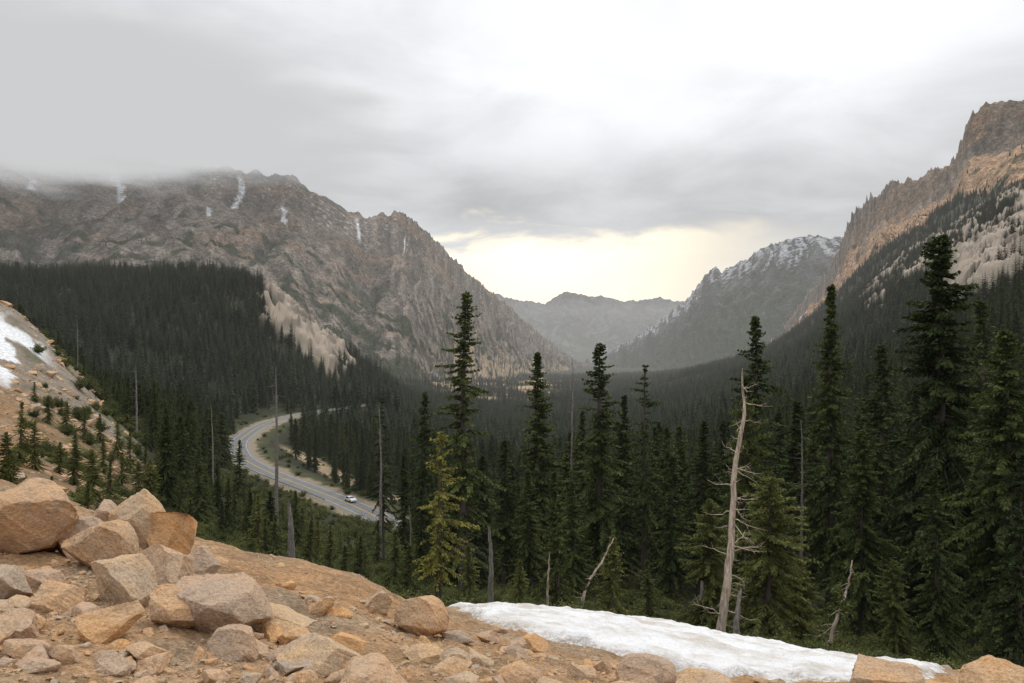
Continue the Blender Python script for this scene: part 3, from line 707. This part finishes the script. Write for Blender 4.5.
B=[(24,560,118,72,1,0,(.1,.1),rmat),(78,556,66,40,2,0,(0,.3),rmat),(135,550,62,54,3,.4,(.1,-.5),rmat2),(171,558,60,50,4,0,(.2,.2),rmat),
(98,574,72,44,5,0,(0,.25),rmat),(168,592,70,38,6,0,(.2,.5),rmat),(206,636,108,58,7,0,(.1,.6),rmat),(262,638,104,32,8,0,(0,.12),rmat2),(128,608,72,46,9,0,(0,.2),rmat2),
(180,630,60,34,10,0,(0,0),rmat),(416,636,56,34,11,0,(0,0),rmat),(378,612,32,20,12,0,(0,0),rmat2),(318,676,84,34,13,0,(0,-.1),rmat2),(376,690,82,34,14,0,(.1,.1),rmat),
(345,655,40,20,15,0,(0,.2),rmat),(240,662,52,30,16,0,(0,.3),rmat),(105,642,62,32,17,0,(0,-.4),rmat),(60,612,48,28,18,0,(0,.1),rmat),(42,592,36,22,19,0,(0,0),rmat),
(640,690,62,24,20,0,(0,0),rmat),(708,694,70,22,21,0,(0,.1),rmat2),(520,690,48,24,22,0,(0,0),rmat),(880,696,84,38,23,0,(0,.1),rmat),(1003,696,96,42,24,0,(0,-.2),rmat),
(585,682,34,14,25,0,(0,0),rmat),(455,668,34,16,26,0,(0,0),rmat2),(290,648,36,16,27,0,(0,0),rmat),(60,665,34,16,28,0,(0,0),rmat),(150,668,46,18,29,0,(0,.1),rmat),
(8,602,52,30,30,0,(0,0),rmat2),(530,652,30,14,31,0,(0,0),rmat),(490,644,24,12,32,0,(0,0),rmat),(202,574,40,22,33,0,(0,.2),rmat),(52,536,50,30,34,.3,(0,.3),rmat2),(420,662,44,18,35,0,(0,0),rmat2),(108,530,38,24,36,0,(0,.2),rmat),(15,640,50,26,37,0,(0,.2),rmat)]
for b_ in B: boulder(*b_)
tick('boulders')
cr=coll('stone_variants',[])
for i in range(8):
    o=rockmesh('s%d'%i,100+i,3,rmat if i%4 else rmat2,.7); cr.objects.link(o)
n=7500; yy=np.exp(rng.uniform(math.log(2.6),math.log(16),n)); uu=rng.uniform(-120,1150,n); xx=(uu-512)/F*yy
dens=.30+.70*sm(fbm(xx*.9,yy*.9,3,71),-.2,.2); dens*=np.where((uu>150)&(uu<480)&(yy>6.8),.10,1); dens*=np.where(yy>10.5,.2,1)
dens*=np.where(polysd(xx,yy,SNOWP)>.15,.02,1); k=rng.random(n)<dens; xx,yy=xx[k],yy[k]; n=len(xx)
sz=np.clip(.010+.020*rng.pareto(1.8,n),.010,.13); zz=Hf(xx,yy)
S=np.c_[sz*rng.uniform(.8,1.5,n),sz*rng.uniform(.7,1.2,n),sz*rng.uniform(.6,1.1,n)]
scatter('loose_stones',cr,np.c_[xx,yy,zz+sz*.12],S,rng.integers(0,8,n),.25)
n=26000; yy=np.exp(rng.uniform(math.log(2.6),math.log(13),n)); uu=rng.uniform(-100,1120,n); xx=(uu-512)/F*yy
k=(polysd(xx,yy,SNOWP)<.05)&(rng.random(n)<.25+.75*sm(fbm(xx*1.3,yy*1.3,3,73),-.2,.3)); xx,yy=xx[k],yy[k]; n=len(xx); sz=rng.uniform(.004,.014,n)
scatter('gravel',cr,np.c_[xx,yy,Hf(xx,yy)+sz*.2],np.c_[sz*1.2,sz,sz*.8],rng.integers(0,8,n),.3)
n=22000; yy=np.exp(rng.uniform(math.log(20),math.log(165),n)); uu=rng.uniform(-300,260,n); xx=(uu-512)/F*yy
k=(talus(xx,yy)>.4)&(rng.random(n)<.08+.8*sm(fbm(xx/8,yy/8,3,75),-.1,.2)*sm(yy,50,85))&(leftsnow(xx,yy)<.3); xx,yy=xx[k],yy[k]; n=len(xx)
sz=np.clip(.10+.15*rng.pareto(2.1,n),.1,.9)*np.clip(yy/80,.25,1.1)
scatter('talus_rocks',cr,np.c_[xx,yy,Hf(xx,yy)],np.c_[sz*1.2,sz,sz*.8],rng.integers(0,8,n),.4)
# ---------------------------------------------------------------- shrubs
def shrubmesh(name,seed,mat):
    r=np.random.default_rng(seed); mb=MB()
    for i in range(26):
        az=r.uniform(0,6.28); el=r.uniform(.5,1.5); L=r.uniform(.5,1); t=np.linspace(0,1,5)[:,None]
        dv=np.array([math.cos(az)*math.cos(el),math.sin(az)*math.cos(el),math.sin(el)]); Bp=t*dv*L+r.normal(0,.03,(5,3))
        V,Fc=tube(Bp,[.012,.01,.008,.005,.003],3); mb.add(V,Fc,0)
        m=70; q=r.uniform(.25,1,m); b=q[:,None]*dv*L+r.normal(0,.06,(m,3)); d=r.normal(size=(m,3)); d/=np.linalg.norm(d,axis=1)[:,None]
        kites(mb,b,d,r.uniform(.05,.12,m),np.full(m,.022),r.uniform(0,1,m)*q,r)
    return mb.obj(name,[bark,mat])
cs=coll('shrub_variants',[])
fol_sh=foliage('shrub_leaves',(.05,.065,.018),(.15,.17,.05),.3)
for i in range(3):
    cs.objects.link(shrubmesh('c%d'%i,200+i,fol_sh))
n=11000; yy=np.exp(rng.uniform(math.log(17.5),math.log(470),n)); uu=rng.uniform(-150,1100,n); xx=(uu-512)/F*yy
tl=talus(xx,yy); vg=sm(fbm(xx/5,yy/5,4,41),-.02,.15)*sm(uu,0,70); d,_=roaddist(xx,yy)
k=((tl<.4)|(rng.random(n)<vg*.9))&(d>6)&(rng.random(n)<.8)&((yy<300)|(uu<420)); xx,yy=xx[k],yy[k]; n=len(xx)
sz=rng.uniform(.25,.8,n)*np.clip(yy/45,.7,2.8)
scatter('shrubs',cs,np.c_[xx,yy,Hf(xx,yy)-.05],np.c_[sz*1.3,sz*1.3,sz],rng.integers(0,3,n),.1)
# ---------------------------------------------------------------- haze and cloud volumes
def volmat(name):
    m=bpy.data.materials.new(name); m.use_nodes=True; nt=m.node_tree; nt.nodes.clear()
    o=nt.nodes.new('ShaderNodeOutputMaterial'); ab=nt.nodes.new('ShaderNodeVolumeAbsorption'); em=nt.nodes.new('ShaderNodeEmission'); ad=nt.nodes.new('ShaderNodeAddShader')
    ab.inputs['Color'].default_value=(0,0,0,1)
    nt.links.new(ab.outputs[0],ad.inputs[0]); nt.links.new(em.outputs[0],ad.inputs[1]); nt.links.new(ad.outputs[0],o.inputs['Volume'])
    return m,nt,ab,em
hm_,nt,ab,em=volmat('valley_haze'); dn=5.4e-5
try: hm_.cycles.homogeneous_volume=True
except Exception as e_: print('nohom',e_)
ab.inputs['Density'].default_value=dn; em.inputs['Color'].default_value=(.63,.62,.605,1); em.inputs['Strength'].default_value=dn
bm=bmesh.new(); bmesh.ops.create_cube(bm,size=1); me=bpy.data.meshes.new('haze'); bm.to_mesh(me); bm.free(); me.materials.append(hm_)
ob=bpy.data.objects.new('haze',me); scene.collection.objects.link(ob); ob.scale=(26000,20000,1500); ob.location=(0,9000,-250)
cm_,nt,ab,em=volmat('low_cloud')
try: cm_.cycles.volume_step_rate=1.5
except Exception as e_: print('nostep',e_)
CC=(-1830.,2430.,690.); CS=(1400.,850.,300.)
g=N(nt,'ShaderNodeNewGeometry'); mp=N(nt,'ShaderNodeMapping'); mp.vector_type='POINT'
nt.links.new(g.outputs['Position'],mp.inputs[0]); mp.inputs['Location'].default_value=tuple(-CC[i]/CS[i] for i in range(3)); mp.inputs['Scale'].default_value=tuple(1/CS[i] for i in range(3))
ln=N(nt,'ShaderNodeVectorMath',operation='LENGTH'); nt.links.new(mp.outputs[0],ln.inputs[0])
nz=noise(nt,mp.outputs[0],3.4,4,.6)
dd=mth(nt,'SUBTRACT',mth(nt,'ADD',1.02,mth(nt,'MULTIPLY',mth(nt,'SUBTRACT',nz,.5),1.1)),ln.outputs['Value'])
dd=mth(nt,'MULTIPLY',mrange(nt,dd,.0,.55),.018)
nt.links.new(dd,ab.inputs['Density']); nt.links.new(dd,em.inputs['Strength']); em.inputs['Color'].default_value=(.62,.625,.635,1)
bm=bmesh.new(); bmesh.ops.create_icosphere(bm,subdivisions=4,radius=1.3)
for v in bm.verts: v.co=[v.co[i]*CS[i]+CC[i] for i in range(3)]
me=bpy.data.meshes.new('low_cloud'); bm.to_mesh(me); bm.free(); me.materials.append(cm_)
ob=bpy.data.objects.new('low_cloud',me); scene.collection.objects.link(ob)
# ---------------------------------------------------------------- sky
w=bpy.data.worlds.new('World'); scene.world=w; w.use_nodes=True; nt=w.node_tree; nt.nodes.clear()
SE,SA=math.radians(48),math.radians(22)
sky=N(nt,'ShaderNodeTexSky',sky_type='NISHITA'); sky.sun_disc=False; sky.sun_elevation=SE; sky.sun_rotation=SA
bg1=N(nt,'ShaderNodeBackground'); nt.links.new(sky.outputs[0],bg1.inputs[0]); bg1.inputs[1].default_value=.1
tc=N(nt,'ShaderNodeTexCoord'); sp=N(nt,'ShaderNodeSeparateXYZ'); nt.links.new(tc.outputs['Generated'],sp.inputs[0])
X,Y,Z=sp.outputs
zc=mth(nt,'ADD',mth(nt,'MAXIMUM',Z,0.0),.16)
cv=N(nt,'ShaderNodeCombineXYZ'); nt.links.new(mth(nt,'DIVIDE',X,zc),cv.inputs[0]); nt.links.new(mth(nt,'DIVIDE',Y,zc),cv.inputs[1])
n1=noise(nt,cv.outputs[0],.55,4,.52,.3); n2=noise(nt,cv.outputs[0],1.9,5,.55,.4)
az=mth(nt,'ARCTAN2',X,Y)
cl=mth(nt,'ADD',mth(nt,'MULTIPLY',n1,.6),mth(nt,'MULTIPLY',n2,.4))
cloud=mrange(nt,cl,.38,.62,0,1)
def gauss(a0,sa,e0,se):
    p=mth(nt,'POWER',mth(nt,'ABSOLUTE',mth(nt,'DIVIDE',mth(nt,'SUBTRACT',az,a0),sa)),2.0); q=mth(nt,'POWER',mth(nt,'ABSOLUTE',mth(nt,'DIVIDE',mth(nt,'SUBTRACT',Z,e0),se)),2.0)
    return mth(nt,'EXPONENT',mth(nt,'MULTIPLY',mth(nt,'ADD',p,q),-1.0))
br=mth(nt,'ADD',mrange(nt,Z,.1,.40,.64,.93),mth(nt,'MULTIPLY',mth(nt,'SUBTRACT',cloud,.5),.27))
br=mth(nt,'ADD',br,mth(nt,'MULTIPLY',gauss(.20,.38,.33,.12),.22))
br=mth(nt,'SUBTRACT',br,mth(nt,'MULTIPLY',gauss(-.5,.32,.25,.22),.14))
br=mth(nt,'SUBTRACT',br,mth(nt,'MULTIPLY',gauss(.08,.35,.18,.04),.10))
br=mth(nt,'ADD',br,mrange(nt,Z,.45,1,0,.7))
cc=N(nt,'ShaderNodeCombineColor'); nt.links.new(mth(nt,'MULTIPLY',br,.99),cc.inputs[0]); nt.links.new(br,cc.inputs[1]); nt.links.new(mth(nt,'MULTIPLY',br,1.02),cc.inputs[2])
edge=mth(nt,'ADD',Z,mth(nt,'MULTIPLY',mth(nt,'SUBTRACT',n2,.5),.12))
gl=mth(nt,'MULTIPLY',mrange(nt,edge,.145,.112,0,1),mth(nt,'EXPONENT',mth(nt,'MULTIPLY',mth(nt,'POWER',mth(nt,'ABSOLUTE',mth(nt,'DIVIDE',mth(nt,'SUBTRACT',az,.04),.22)),2.0),-1.0)))
col=mixc(nt,gl,cc.outputs[0],(1.85,1.60,1.16))
col=mixc(nt,mrange(nt,Z,-.03,0,1,0),col,(.16,.16,.15))
bg2=N(nt,'ShaderNodeBackground'); nt.links.new(col,bg2.inputs[0]); bg2.inputs[1].default_value=1.0
mx=N(nt,'ShaderNodeMixShader'); mx.inputs[0].default_value=.94; nt.links.new(bg1.outputs[0],mx.inputs[1]); nt.links.new(bg2.outputs[0],mx.inputs[2])
wo=N(nt,'ShaderNodeOutputWorld'); nt.links.new(mx.outputs[0],wo.inputs[0])
sd=bpy.data.lights.new('sun','SUN'); sd.energy=1.4; sd.angle=math.radians(11); sd.color=(1,.93,.82)
so=bpy.data.objects.new('sun',sd); scene.collection.objects.link(so)
dirv=Vector((math.sin(SA)*math.cos(SE),math.cos(SA)*math.cos(SE),math.sin(SE))); so.rotation_euler=dirv.to_track_quat('Z','Y').to_euler(); so.location=(0,0,50)
scene.view_settings.view_transform='Standard'; scene.view_settings.look='None'; scene.view_settings.exposure=0
cd=bpy.data.cameras.new('camera'); cd.lens=28; cd.sensor_width=36; cd.clip_start=.1; cd.clip_end=60000
co=bpy.data.objects.new('camera',cd); scene.collection.objects.link(co); co.location=(0,0,0); co.rotation_euler=(math.radians(90),0,0); scene.camera=co
tick('end')
